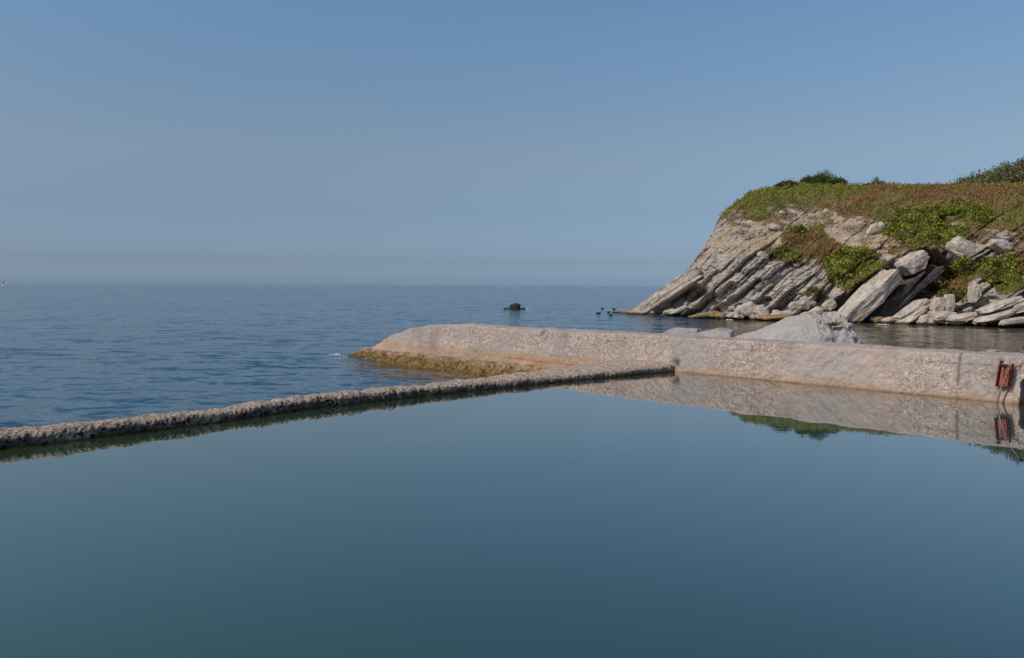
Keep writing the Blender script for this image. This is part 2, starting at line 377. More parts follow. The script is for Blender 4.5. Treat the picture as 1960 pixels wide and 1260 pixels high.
def displace(P):
    x, y, z = P[..., 0], P[..., 1], P[..., 2]
    s, t = bedcoords(x, y, z)
    k = np.searchsorted(EDGE, s); k = np.clip(k, 1, 419)
    d0 = s-EDGE[k-1]; d1 = EDGE[k]-s
    tj = t/LEN[k]+hsh(k, 3.0); j = np.floor(tj); jf = tj-j; jd = np.minimum(jf, 1-jf)*LEN[k]
    blk = (hsh(k, j)-0.5)*0.9
    s2 = s*3.6+0.6*perlin(x/3, y/3, z/3); k2 = np.floor(s2); f2 = s2-k2; j2 = np.floor(t/(0.8+2.5*hsh(k2, 1.0))+hsh(k2, 2.0))
    thin = (hsh(k2, j2, 5.0)-0.5)*0.42*sst(0, 0.25, f2)
    lowamp = 1.35*perlin(x/7, y/9, z/7+3)
    a = AMP[k]+blk
    ap = AMP[k-1]
    e = sst(0.0, 0.10, d0)
    a = ap*(1-e)*0.5+a*(0.5+0.5*e)
    groove = -0.45*np.exp(-(np.minimum(d0, d1)/0.07)**2)-0.25*np.exp(-(jd/0.10)**2)
    env = (1-sst(6.0, 9.5, z+2.0*perlin(x/6, y/6, z/6)))*0.85+0.15
    env = env*sst(-2, 1.5, z)*0.7+env*0.3
    D = env*(0.8*a+1.1*groove+0.25*lowamp+thin)+0.55*fbm(x/3, y/3, z/3, 5, 0.55)+0.13*fbm(x/0.6, y/0.6, z/0.6, 3)*(0.4+env)
    dw, vw = worley(x/0.75, y/0.75, z/0.75, 4); dw2, vw2 = worley(x/0.3, y/0.3, z/0.3, 6)
    D = D+sst(6, 9, z)*(1-sst(13, 15, z))*(0.45*(0.55-dw)*(0.4+vw)+0.16*(0.5-dw2))
    for A, B, hw, dp in PROUD:
        D = D+dp*(1-sst(hw*0.75, hw*1.0, segd(x, z, A, B)))
    for A, B, hw, dp in RECESS:
        D = D-dp*(1-sst(hw*0.6, hw*1.15, segd(x, z, A, B)+0.2*perlin(x, y, z)))
    D = D*(0.15+0.85*sst(1.5, 7.5, x-0.137*y))
    flat = sst(13.5, 16.0, z)
    D = D*(1-0.7*flat)
    Q = P.copy()
    Q[..., 0] -= 0.38*D; Q[..., 1] -= 0.90*D; Q[..., 2] += 0.12*D+0.25*flat*fbm(x/2.2, y/2.2, z/2.2, 4)
    return Q
xs = np.arange(12.5, 74, 0.105); xs = np.concatenate([xs, np.arange(74, 135, 0.6)])
ds = np.concatenate([np.arange(-4, 15, 0.075), np.arange(15, 45, 0.16), np.arange(45, 110, 1.0)])
GX = np.repeat(xs[:, None], len(ds), 1)
GY = yb(GX)+ds[None, :]/np.maximum(cosf(GX), 0.7)
P0 = np.stack([GX, GY, base_z(GX, GY)], -1)
PT = displace(P0)
du = np.gradient(PT, axis=0); dv = np.gradient(PT, axis=1); NR = np.cross(du, dv); AR = np.linalg.norm(NR, axis=-1); NR /= AR[..., None]+1e-9
# lower limit of the plant cover, in world x,z
line = [hit(px, py) for px, py in ((1362, 425), (1400, 418), (1450, 420), (1500, 404), (1520, 392), (1560, 402), (1620, 415), (1680, 430), (1720, 445), (1800, 450), (1850, 440), (1900, 440), (1960, 455))]
lx = np.array([p[0] for p in line]); lz = np.array([p[2] for p in line]); oo = np.argsort(lx)
X, Y, Z = P0[..., 0], P0[..., 1], P0[..., 2]
def blob(px, py, rx, ry):
    p = hit(px, py); s = p[1]/F; rx *= s; ry *= s
    return lambda x, z: 1-((x-p[0])/rx)**2-((z-p[2])/ry)**2
nse = fbm(X/2.5, Y/2.5, Z/2.5, 4)
zl = np.interp(X, lx[oo], lz[oo])+1.6*np.maximum(lx.min()-X, 0)
veg = sst(-0.9, 0.9, Z-zl+1.5*nse)
green = 0.52+1.3*fbm(X/5, Y/4, Z/3, 4)+0.5*np.exp(-((X-43)/8)**2)*sst(98, 106, Y)-0.45*np.exp(-((X-57)/6)**2)*sst(95, 103, Y)
def gr_add(px, py, rx, ry, a):
    global green
    green = green+a*sst(-0.5, 0.8, blob(px, py, rx, ry)(X, Z)+0.4*nse)
for b_ in ((1430, 385, 110, 50, 0.9), (1510, 365, 60, 22, 0.6), (1600, 372, 60, 12, 0.35), (1790, 420, 120, 45, 0.5), (1870, 410, 60, 25, 0.3)): gr_add(*b_)
for b_ in ((1700, 372, 70, 14, -0.5), (1900, 378, 90, 22, -0.45), (1540, 385, 40, 12, -0.4), (1640, 395, 80, 18, -0.3)): gr_add(*b_)
for v in ((1555, 470, 55, 28), (1500, 488, 30, 18), (1590, 440, 40, 22), (1700, 455, 40, 25), (1640, 520, 60, 45), (1850, 545, 100, 26), (1925, 500, 70, 40), (1780, 480, 60, 30), (1835, 570, 25, 22), (1560, 572, 18, 12), (1875, 560, 40, 20)):
    f = blob(*v)(X, Z); veg = np.maximum(veg, 0.9*sst(-0.6, 0.5, f+0.9*nse))
for v in ((1548, 415, 42, 20), (1650, 445, 52, 32), (1480, 437, 14, 9), (1845, 485, 46, 30), (1915, 468, 36, 20), (1742, 510, 32, 26), (1710, 460, 8, 14), (1890, 560, 14, 34), (1770, 560, 40, 22)):
    f = blob(*v)(X, Z); veg = veg*(1-sst(-0.2, 0.5, f+0.5*nse))
veg = veg*sst(1.5, 3.0, Z); green = np.clip(green, 0, 1)
slopeup = NR[..., 2]
cliff = mkmesh('cliff', PT, grid_faces(*GX.shape), ROCK, attrs={'veg': veg, 'green': green})
tag(cliff, kind='structure')

# ------------------------------------------------------------------ foliage
def quads(P, size, up, rng, aspect=0.6, lean=None):
    """P leaf centres -> small bent-free leaf quads with random facing"""
    n = len(P); a = rng.normal(size=(n, 3)); a[:, 2] = a[:, 2]*0.6+up
    if lean is not None: a = a*0.7+lean
    a /= np.linalg.norm(a, axis=1)[:, None]
    b = rng.normal(size=(n, 3)); b -= (b*a).sum(1)[:, None]*a; b /= np.linalg.norm(b, axis=1)[:, None]
    s = size*rng.uniform(0.55, 1.35, n)[:, None]
    u = a*s*0.5; v = b*s*0.5*aspect
    V = np.stack([P-u, P+v*1.0-u*0.1, P+u, P-v*1.0-u*0.1], 1)
    return V.reshape(-1, 3), np.arange(n*4).reshape(n, 4)
inner = np.zeros(AR.shape, bool); inner[2:-2, 2:-2] = True
inner &= (X < 86) & (PT[..., 1] < 150)
def scatter(name, weight, n, size, off, colf, seed, up=0.9, aspect=0.6, lump=0.0):
    rng = np.random.RandomState(seed); W = (weight*AR*inner).ravel(); W = W/W.sum()
    idx = rng.choice(len(W), n, p=W)
    P = PT.reshape(-1, 3)[idx]+rng.normal(0, 0.07, (n, 3)); Nn = NR.reshape(-1, 3)[idx].copy()
    Nn[Nn[:, 1] > 0] *= 1
    o = off*rng.uniform(0, 1, n)**0.7
    if lump: o = o+lump*np.clip(0.5+1.2*fbm(P[:, 0]/1.1, P[:, 1]/1.1, P[:, 2]/1.1, 2), 0, 1.4)*rng.uniform(0.6, 1, n)
    P = P+np.stack([Nn[:, 0]*0.6, Nn[:, 1]*0.6-0.2, np.abs(Nn[:, 2])*0.6+0.5], -1)*o[:, None]
    V, Fc = quads(P, size, up, rng, aspect, Nn*0.9)
    col = colf(idx, P, rng); col = np.repeat(col, 4, 0)
    return V, Fc, col
def lerp(a, b, t): return np.asarray(a)[None, :]*(1-t[:, None])+np.asarray(b)[None, :]*t[:, None]
def grass_col(idx, P, rng):
    g = green.ravel()[idx]; t = np.clip(g+rng.normal(0, 0.13, len(g)), 0, 1)
    c = lerp((0.31, 0.175, 0.075), (0.235, 0.265, 0.04), t)
    e = sst(0.1, 0.6, fbm(P[:, 0]/1.5, P[:, 1]/3, P[:, 2]/1.5, 3)+rng.normal(0, 0.25, len(g)))
    c = c*(1-e[:, None]*0.5)+np.array((0.27, 0.20, 0.11))*(e[:, None]*0.5)*(1-0.6*t[:, None])+c*(e[:, None]*0.5)*(0.6*t[:, None])
    return c*rng.uniform(0.75, 1.2, (len(g), 1))
V, Fc, col = scatter('grass', sst(0.45, 0.75, veg)*(0.35+sst(-0.3, 0.3, fbm(X/1.2, Y/1.6, Z/1.2, 2))), 180000, 0.26, 0.18, grass_col, 1, 1.2, 0.4, 0.45)
g = mkmesh('grass', V, Fc, LEAF, cols=col)
tag(g, 'rust brown and green rough grass covering the top of the headland', 'grass', kind='stuff')
def dry_col(idx, P, rng): return lerp((0.34, 0.25, 0.15), (0.24, 0.17, 0.09), rng.uniform(0, 1, len(idx)))
wt = sst(-3.8, -1.0, Z-zl+1.5*nse)*(1-sst(0.2, 1.2, Z-zl))*(veg < 0.6)*(perlin(X/1.6, Y/1.6, Z/1.6) > 0.0)*(Z > 4)
wt = wt+0.3*(sst(0.2, 0.45, veg)*(1-sst(0.5, 0.8, veg)))
V, Fc, col = scatter('dry_grass', wt, 42000, 0.24, 0.12, dry_col, 2, 1.0, 0.3)
tag(mkmesh('dry_grass', V, Fc, LEAF, cols=col), 'straw coloured dry grass tufts hanging on the crumbling upper cliff face', 'dry grass', kind='stuff')

def creeper(label, blobs, n, seed, bright=1.0, cc=((0.10, 0.125, 0.016), (0.33, 0.37, 0.055)), lump=0.5, name='creeper'):
    wgt = 0
    for b_ in blobs: wgt = np.maximum(wgt, sst(-0.1, 1.1, blob(*b_)(X, Z)+0.9*nse)**1.5*(0.15+0.85*sst(-0.25, 0.05, fbm(X/0.9, Y/0.9, Z/0.9, 2))))
    def cf(idx, P, rng):
        t = np.clip(0.5+0.9*fbm(P[:, 0]/1.3, P[:, 1]/2, P[:, 2]/1.3, 3)+rng.normal(0, 0.2, len(P)), 0, 1)
        q = lerp(cc[0], cc[1], t)*bright; dead = rng.uniform(0, 1, len(P)) < 0.09; q[dead] = (0.22, 0.15, 0.08); return q
    V, Fc, col = scatter(name, wgt, int(n*1.3), 0.25, 0.15, cf, seed, 0.8, 0.75, lump)
    c0 = V.mean(0); c0[2] = V[:, 2].min()
    tag(mkmesh(name, V, Fc, LEAF, cols=col, loc=c0), label, 'creeper', 'green creepers on the cliff face')
creeper('large bright green creeper spilling down the cliff below the plateau, beside the dark gully', [(1768, 440, 48, 36), (1788, 462, 30, 26), (1745, 462, 22, 16)], 10000, 11)
creeper('green leafy thicket just right of the dark gully near the cliff top', [(1842, 408, 38, 20)], 5000, 12, 0.9)
creeper('bright green creeper patch hanging diagonally above the leaning slab and rock shelf', [(1617, 515, 34, 30), (1645, 487, 28, 14), (1600, 540, 20, 13)], 8000, 13, 1.1)
creeper('green creeper mat at the right edge above the pale tilted strata', [(1915, 512, 62, 24), (1930, 535, 40, 12), (1870, 515, 30, 12)], 9000, 14, 0.95)
creeper('small dark green clump below the high pale outcrop', [(1528, 443, 18, 12)], 1500, 15, 0.9)
creeper('small olive patch midway up the cliff left of the grey shelf', [(1500, 485, 26, 12)], 1800, 16, 0.85, ((0.09, 0.10, 0.02), (0.20, 0.19, 0.05)), 0.3)
creeper('olive weeds among the broken blocks at the cliff foot right of the cave', [(1832, 568, 20, 20)], 1400, 17, 0.9, ((0.09, 0.10, 0.02), (0.20, 0.19, 0.05)), 0.3)
creeper('olive weeds just above the boulders left of the leaning slab', [(1562, 566, 22, 11)], 1200, 18, 0.9, ((0.09, 0.10, 0.02), (0.20, 0.19, 0.05)), 0.3)

def ground_at(x, y):
    return float(base_z(np.array(x), np.array(y)))
def shrub(px, top, D, width, label, cat='bush', name='bush', group=None, cc=((0.04, 0.055, 0.014), (0.13, 0.155, 0.04)), n=5000, seed=1, nb=7, spike=0, size=0.19, skew=0):
    """a bush whose top reaches the ray through (px, top) at distance D; stems and a leafy crown of clumps"""
    n = int(n*2.2); rng = np.random.RandomState(seed); t = aty(px, top, D); x, y = t[0], D
    gz = ground_at(x, y)-0.2; H = max(t[2]-gz, 0.8)
    root = empty(name, (x, y, gz)); tag(root, label, cat, group)
    clumps = []
    for i in range(nb):
        a = rng.uniform(0, 2*math.pi); r = width*0.5*math.sqrt(rng.uniform(0, 0.75)); q = 1-(r/(width*0.5))**2
        cx = x+r*math.cos(a); h = H*(0.45+0.5*q)*(1+skew*(cx-x)/width)*rng.uniform(0.85, 1.0)
        clumps.append(((cx, y+0.7*r*math.sin(a), gz+h*0.55), width*rng.uniform(0.15, 0.23), h*0.45))
    clumps.append(((x, y, gz+H*0.55), width*0.24, H*0.43))
    P = []
    for c, rr, rz in clumps:
        m = n//len(clumps); d = rng.normal(size=(m, 3)); d /= np.linalg.norm(d, axis=1)[:, None]
        rad = rng.uniform(0.35, 1.0, m)**0.6*(1+0.25*perlin(d[:, 0]*2+c[0], d[:, 1]*2, d[:, 2]*2)*2)
        P.append(np.array(c)+d*rad[:, None]*np.array((rr, rr, rz)))
        # leafy twigs reaching down to the ground
        m2 = m//3; tt = rng.uniform(0, 1, m2)[:, None]
        P.append(np.array(c)*(tt)+np.array((c[0]*0.6+x*0.4, c[1], gz+0.1))*(1-tt)+rng.normal(0, rr*0.45, (m2, 3)))
    for i in range(spike):
        b0 = np.array((x+rng.uniform(-0.35, 0.35)*width, y, gz+H*0.7)); m = 50
        tt = rng.uniform(0, 1, m)[:, None]; P.append(b0+tt*np.array((rng.uniform(-.3, .3), 0, H*rng.uniform(0.25, 0.4)))+rng.normal(0, 0.06, (m, 3)))
    P = np.vstack(P); P = P[P[:, 2] > gz]
    V, Fc = quads(P, size, 0.4, rng, 0.6)
    tcol = np.clip(0.5+0.8*fbm(P[:, 0]/0.9, P[:, 1]/0.9, P[:, 2]/0.9, 2)+rng.normal(0, 0.2, len(P)), 0, 1)
    mkmesh('crown', V, Fc, LEAF, root, (x, y, gz+H*0.5), cols=np.repeat(lerp(cc[0], cc[1], tcol), 4, 0))
    VV, FF = [], []; o = 0
    for c, rr, rz in clumps:
        c = np.array(c); p0 = np.array((x+rng.normal(0, .1), y+rng.normal(0, .1), gz-0.2)); mid = (p0+c)/2+rng.normal(0, 0.12, 3)
        v, f, cp = tube([p0, mid, c], [0.07, 0.05, 0.02], 5); VV.append(v); FF.append(f+o); o += len(v)
    mkmesh('stem', np.vstack(VV), np.vstack(FF), BARK, root, (x, y, gz))
    return root
shrub(1579, 325, 119, 6.0, 'dark bushy wind-shaped bush, largest on the skyline of the headland', n=9000, seed=3, nb=16, spike=0)
shrub(1546, 336, 118, 4.6, 'green bush leaning onto the left side of the large dark skyline bush', n=4500, seed=4, nb=8, cc=((0.045, 0.065, 0.014), (0.11, 0.14, 0.03)))
shrub(1512, 345, 117, 4.2, 'low dark hedge-like bush at the left end of the skyline bushes', n=2600, seed=5, nb=6)
shrub(1677, 341, 120, 3.9, 'small rounded bush with one upright twig, alone on the skyline right of the big bush', n=3200, seed=6, nb=6, spike=1)
shrub(1632, 351, 119, 2.6, 'tiny low shrub on the skyline between the big bush and the rounded bush', n=900, seed=7, nb=4)
shrub(1795, 349, 122, 3.0, 'small green cone-shaped shrub on the skyline left of the shrubby slope', n=1300, seed=8, nb=4, cc=((0.05, 0.08, 0.02), (0.10, 0.14, 0.04)))
shrub(1722, 355, 121, 0.9, 'very small dark tuft on the skyline right of the rounded bush', n=400, seed=9, nb=3, size=0.16)
shrub(1858, 372, 112, 3.2, 'dark green shrub growing on the rusty grass slope above the creepers', n=3000, seed=10, nb=7, cc=((0.035, 0.05, 0.015), (0.08, 0.10, 0.03)))
OL = ((0.10, 0.10, 0.045), (0.25, 0.245, 0.12))
rng = np.random.RandomState(44)
for i in range(40):
    px = 1842+rng.uniform(0, 1)**0.8*150
    top_sky = np.interp(px, [1830, 1868, 1885, 1915, 1960, 2000], [354, 328, 325, 311, 296, 280])
    D = rng.uniform(105, 114); fr = rng.uniform(0, 0.85)
    if i % 2 == 0: fr = 0
    top = top_sky+fr*(354-top_sky)+2
    shrub(px, top, D-4*fr, rng.uniform(3.4, 5.6), 'olive grey shrub in the dense thicket climbing the slope behind the plateau at right',
          n=1900, seed=60+i, nb=6, group='shrubs of the thicket on the right skyline', cc=OL, size=0.26)

# ------------------------------------------------------------------ sea
PD = np.array((0.697, -0.717)); PN = np.array((0.717, 0.697)); PC = np.array((5.67, 27.9))     # pier direction, its back normal, inner corner
rad = np.concatenate([np.linspace(2, 60, 130), np.geomspace(61, 30000, 80)]); ang = np.linspace(-math.pi, math.pi, 361)
SX = rad[:, None]*np.sin(ang)[None, :]; SY = rad[:, None]*np.cos(ang)[None, :]
rel = np.stack([SX-PC[0], SY-PC[1]], -1); tt_ = rel@PD; nn_ = rel@PN
shoal = sst(-4.2, -1.2, nn_+0.7*perlin(SX/2, SY/2, 0))*(nn_ < 2)*sst(-21, -14, tt_)*(1-sst(-3, 4, tt_))
tag(mkmesh('sea', np.stack([SX, SY, np.full(SX.shape, SEA)], -1), grid_faces(*SX.shape), SEAW, attrs={'shoal': shoal}), kind='structure')
# seabed closing the world below the water
tag(mkmesh('seabed', [(-400, -60, -9), (400, -60, -9), (400, 600, -9), (-400, 600, -9)], [[0, 1, 2, 3]], simple('sand', (0.25, 0.2, 0.13))), kind='structure')

# ------------------------------------------------------------------ pool surface
lowpts = -np.array((-0.06, 0.10))*0+np.array([(-27.5, -1.5), (-18, 6.9), (-9.35, 14.55), (-8.33, 15.45), (-6.25, 17.6), (-5.3, 18.95), (-2.05, 21.85), (1.53, 24.85), (5.9, 28.2)])
pend = PC+PD*24
poly = [tuple(p+np.array((-0.25, 0.3))) for p in lowpts]+[tuple(PC+PN*0.4+PD*0.4), tuple(pend+PN*0.4), (26, 0.4), (26, -1), (-26, -1)]
n_in = 46
def in_poly_grid():
    gx = np.arange(-27, 27, 0.2); gy = np.arange(-0.6, 29, 0.2)
    A, B = np.meshgrid(gx, gy, indexing='ij')
    return A, B
A_, B_ = in_poly_grid()
yl = np.interp(A_, lowpts[:, 0], lowpts[:, 1])+0.35
yp = PC[1]+PD[1]/PD[0]*(A_-PC[0])+0.55
lim = np.minimum(yl, yp)
keep = B_ <= lim
Bc = np.minimum(B_, lim)
dist = (lim-0.5-Bc)*0.7
shal = np.clip(1-sst(-0.2, 1.5, dist), 0, 1)*0.7+np.clip(1-sst(0, 6.0, dist), 0, 1)*0.6*sst(-2, 8, A_)
fc = grid_faces(*A_.shape); kp = keep.ravel()
fc = fc[kp[fc].any(1)]
tag(mkmesh('pool_water', np.stack([A_, Bc, np.zeros(A_.shape)], -1), fc, POOLW, attrs={'shallow': shal}), kind='structure')

# quay the photographer stands on
bx = []
def boxv(x0, x1, y0, y1, z0, z1): return [(x0, y0, z0), (x1, y0, z0), (x1, y1, z0), (x0, y1, z0), (x0, y0, z1), (x1, y0, z1), (x1, y1, z1), (x0, y1, z1)]
BF = [[0, 3, 2, 1], [4, 5, 6, 7], [0, 1, 5, 4], [1, 2, 6, 5], [2, 3, 7, 6], [3, 0, 4, 7]]
tag(mkmesh('quay', boxv(-29, 27, -12, 0.5, -3, 1.3), BF, CONC), kind='structure')

# ------------------------------------------------------------------ the low pool wall
def polyline(pts, step):
    pts = np.asarray(pts, float); L = np.r_[0, np.cumsum(np.linalg.norm(np.diff(pts, axis=0), axis=1))]
    s = np.arange(0, L[-1], step); 
    return s, np.stack([np.interp(s, L, pts[:, 0]), np.interp(s, L, pts[:, 1])], -1), L
s, cen, L = polyline(lowpts, 0.023)
ker = np.ones(61)/61; pad = np.pad(cen, ((30, 30), (0, 0)), 'edge'); 
for a in (0, 1): cen[30:-30, a] = np.convolve(pad[:, a], ker, 'valid')[30:-30]
cen = cen+np.array((0.16, -0.18))*np.interp(s, L, [1, 1, 1, 1, 0.8, 0.75, 0.5, 0.4, 0.3])[:, None]
tg = np.gradient(cen, axis=0); tg /= np.linalg.norm(tg, axis=1)[:, None]; nr = np.stack([-tg[:, 1], tg[:, 0]], -1)   # to the sea side
wd = np.interp(s, L, [0.86, 0.86, 0.84, 0.78, 0.70, 0.68, 0.84, 1.75, 3.0])
ht = np.interp(s, L, [0.28, 0.28, 0.28, 0.27, 0.27, 0.27, 0.24, 0.20, 0.30])+0.045*perlin(s/1.3, 0.5, 0.5)+0.03*perlin(s/0.45, 2.5, 0.5)
# section: fractions across (0 pool side .. 1 sea side) and heights
sec = []
for z in np.linspace(-0.9, 0.5, 30): sec.append((0.0, z))
for a in np.linspace(0, math.pi/2, 8)[1:]: sec.append((0.22*(1-math.cos(a)), 0.5+0.5*math.sin(a)))
for a in np.linspace(0.22, 0.8, 20)[1:]: sec.append((a, 1.0))
for a in np.linspace(0, math.pi/2, 6)[1:]: sec.append((0.8+0.2*math.sin(a), 0.45+0.55*math.cos(a)))
for z in np.linspace(0.3, -3.6, 8): sec.append((1.0+0.12*(0.45-z)/4, z))
sec = np.array(sec)
off = sec[None, :, 0]*wd[:, None]; hz = np.where(sec[None, :, 1] > -0.95, sec[None, :, 1]*ht[:, None], sec[None, :, 1]*ht[:, None])
W = np.stack([cen[:, None, 0]+nr[:, None, 0]*off, cen[:, None, 1]+nr[:, None, 1]*off, hz], -1)
dn = np.stack([np.gradient(W, axis=0), np.gradient(W, axis=1)], 0); nrm = np.cross(dn[0], dn[1]); nrm /= np.linalg.norm(nrm, axis=-1)[..., None]+1e-9
if nrm[len(s)//2, 34, 2] < 0: nrm = -nrm
x, y, z = W[..., 0], W[..., 1], W[..., 2]
d1, v1 = worley(x/0.085, y/0.085, z/0.085); d2, v2 = worley(x/0.15, y/0.15, z/0.15, 9)
pit = (1-sst(0.12, 0.50, d1))*(v1 > 0.42); pit2 = (1-sst(0.15, 0.42, d2))*(v2 > 0.58)
rise = 1-0.75*sst(0.75, 1.0, z/ht[:, None])
smo = 1-0.6*sst(L[-2]-1.5, L[-2]+1, s)[:, None]
ptz = np.clip(pit+pit2, 0, 1)*rise*smo
dsp = 0.034*fbm(x/0.30, y/0.30, z/0.30, 4)+0.02*fbm(x/0.08, y/0.08, z/0.08, 2)-0.035*pit*rise*smo-0.06*pit2*rise*smo+0.03*perlin(x/1.1, y/1.1, z)
W = W+nrm*dsp[..., None]
innr = np.clip(1-sec[:, 0]/0.22, 0, 1)[None, :]*np.ones((len(s), 1))
lw = mkmesh('low_pool_wall', W, grid_faces(*W.shape[:2]), LOWW, loc=(cen[0, 0], cen[0, 1], 0), attrs={'pit': np.clip(ptz*1.1, 0, 1)*0.85, 'inner': innr*(0.4+0.6*smo)})
tag(lw, 'long low pitted concrete wall between the still pool and the open sea', 'wall')

# ------------------------------------------------------------------ the high pier
t = np.concatenate([np.arange(-22.0, 13.0, 0.05), np.arange(13, 24, 0.1)])
top = np.interp(t, [-22, -21.6, -18.8, -17.5, -15.9, -14.1, -12, -8, 0, 24], [-1.3, -0.9, -0.22, 0.34, 0.82, 1.08, 1.17, 1.17, 1.2, 1.2])
ker = np.ones(13)/13; top = np.convolve(np.pad(top, 6, 'edge'), ker, 'valid'); top = top+0.025*perlin(t/1.7, .3, .3)
wid = np.interp(t, [-22, -20, -18.5, -15, -11, 0, 24], [0.3, 0.6, 0.9, 1.3, 1.6, 1.6, 1.6])
foot = np.interp(t, [-22, -19, -16, -12, -8, -4, 0, 24], [0.25, 0.5, 0.9, 1.35, 1.7, 1.9, 0.05, 0.05])
LV = -0.33
# section parameters: list of (n, z) per t built as rows
rows = []
nz1, nz2, nz3 = 22, 34, 10
def sect(ti, tp, wi, fo):
    r = []
    zl_ = min(LV, tp-0.25)
    for q in np.linspace(0, 1, nz1):                      # skirt, from below water up to the ledge
        r.append((-fo*(1-q)**1.35*1.55-0.12*(q < 0.98), -1.6+(zl_+1.6)*q**0.6 if fo > 0.1 else -1.6+(zl_+1.6)*q))
    for q in np.linspace(0, 1, nz2): r.append((0.22*q, zl_+(tp-0.10-zl_)*q))
    for a in np.linspace(0, math.pi/2, 5)[1:]: r.append((0.22+0.10*(1-math.cos(a)), tp-0.10+0.10*math.sin(a)))
    for q in np.linspace(0, 1, nz3)[1:]: r.append((0.32+(wi-0.40)*q, tp+0.03*math.sin(q*3.1)))
    for q in np.linspace(0, 1, 10)[1:]: r.append((wi-0.08+0.08*min(1, q*4)+0.25*q, tp-0.02-(tp+1.6)*q))
    return r
S = np.array([sect(a, b, c, d) for a, b, c, d in zip(t, top, wid, foot)])
nC, zC = S[..., 0], S[..., 1]; tC = np.repeat(t[:, None], S.shape[1], 1)
# culvert mouth at the right
cul = sst(10.53, 10.57, tC-0.1*zC)*(1-sst(12.0, 12.1, tC))*(1-sst(0.55, 0.62, zC))*(nC < 0.33)
nC = nC+cul*1.0
# recessed panel just left of it is only a shallow line in the face
nC = nC+0.03*((tC > 10.44) & (zC < 0.97) & (nC < 0.4))*(tC < 10.53)
def pier_xyz(tt, nn, zz): return np.stack([PC[0]+PD[0]*tt+PN[0]*nn, PC[1]+PD[1]*tt+PN[1]*nn, zz], -1)
W = pier_xyz(tC, nC, zC); x, y, z = W[..., 0], W[..., 1], W[..., 2]
gu, gv = np.gradient(W, axis=0), np.gradient(W, axis=1); nrm = np.cross(gu, gv); nrm /= np.linalg.norm(nrm, axis=-1)[..., None]+1e-9
if nrm[500, nz1+nz2//2] @ np.array((PN[0], PN[1], 0)) > 0: nrm = -nrm
outer = 1-sst(-2.5, -0.5, tC)
alg = (1-sst(LV-0.05, LV+0.02, z))*outer
d1, v1 = worley(x/0.12, y/0.12, z/0.12, 3)
dsp = 0.045*fbm(x/0.9, y/0.9, z/0.9, 5)+0.02*fbm(x/0.16, y/0.16, z/0.16, 2)+alg*(0.16*fbm(x/0.5, y/0.5, z/0.2, 5, 0.65)-0.04*(d1 < 0.35))
dsp -= 0.12*np.exp(-((tC+6.55-0.25*(z-1.1))/0.10)**2)*sst(0.75, 1.0, z)*(nC < 0.6)      # notch in the top edge
dsp -= 0.05*np.exp(-((tC-9.1)/0.03)**2)*sst(0.2, 0.5, z)                              # joint near the gate
dsp -= 0.02*np.exp(-((tC+11)/0.05)**2)*sst(0, 0.3, z)
dsp -= 0.16*np.exp(-((tC-0.05)/0.16)**2-((z-0.25)/0.2)**2)                              # washed-out corner
W = W+nrm*dsp[..., None]
rust = np.exp(-((z+0.07+0.01*(tC+9)-0.03*perlin(x*3, y*3, z*3))/0.03)**2)*sst(-9.3, -8.2, tC)*(1-sst(-5.0, -4, tC))*(nC < 0.35)
rust = np.maximum(rust, 0.45*(1-sst(0.0, 0.8, np.abs(tC+6.6-1.5*(z+0.3))+0.25*perlin(x*2, y*2, z*9)))*sst(-0.45, -0.3, z)*(1-sst(-0.1, 0.0, z))*(nC < 0.2))
for c_ in (10.04, 10.30):                                     # rust runs below the sluice guides
    rust = np.maximum(rust, 0.75*np.exp(-((tC-c_-0.12*(z-0.5))/0.03)**2)*sst(0.12, 0.30, z)*(1-sst(0.45, 0.5, z))*(nC < 0.3))
dark_marks = 0.9*np.exp(-((tC+6.5-0.25*(z-1.1))/0.12)**2-((z-1.1)/0.09)**2)+0.8*np.exp(-((tC-0.05)/0.10)**2-((z-0.28)/0.14)**2)  # darker at the top-edge notch and the washed-out corner
for tj_ in (-15.2, -10.9, 9.1):                    # pour joints
    dark_marks = dark_marks+0.28*np.exp(-((tC-tj_-0.04*perlin(z*3, tj_, 0))/0.025)**2)*(perlin(z*2.5, tj_, 3) > -0.35)*(z > LV)
dark_marks = dark_marks+0.5*np.exp(-((z-0.93-0.05*perlin(tC*0.8, 1, 0)-0.02*perlin(tC*4, 1, 0))/0.012)**2)*(perlin(tC*0.5, 4, 0) > 0.12)*(nC < 0.4)
dark_marks = dark_marks+0.55*np.exp(-((z+0.0-0.015*perlin(tC*2, 0, 0))/0.035)**2)*(tC > -1)
dark_marks = dark_marks+0.6*np.exp(-((z-LV-0.02*perlin(tC*1.5, 5, 0))/0.03)**2)*(tC < -5)*(perlin(tC*1.3, 2, 0) > -0.1)  # broken dark line along the ledge above the algae foot
pier = mkmesh('high_pool_wall', W, grid_faces(*W.shape[:2]), CONC, loc=(*PC, 0), attrs={'outer': outer, 'rust': np.clip(rust, 0, 1), 'dark_marks': np.clip(dark_marks, 0, 0.95)})
tag(pier, 'high pinkish concrete sea wall with round tapering end and ochre algae foot', 'sea wall')

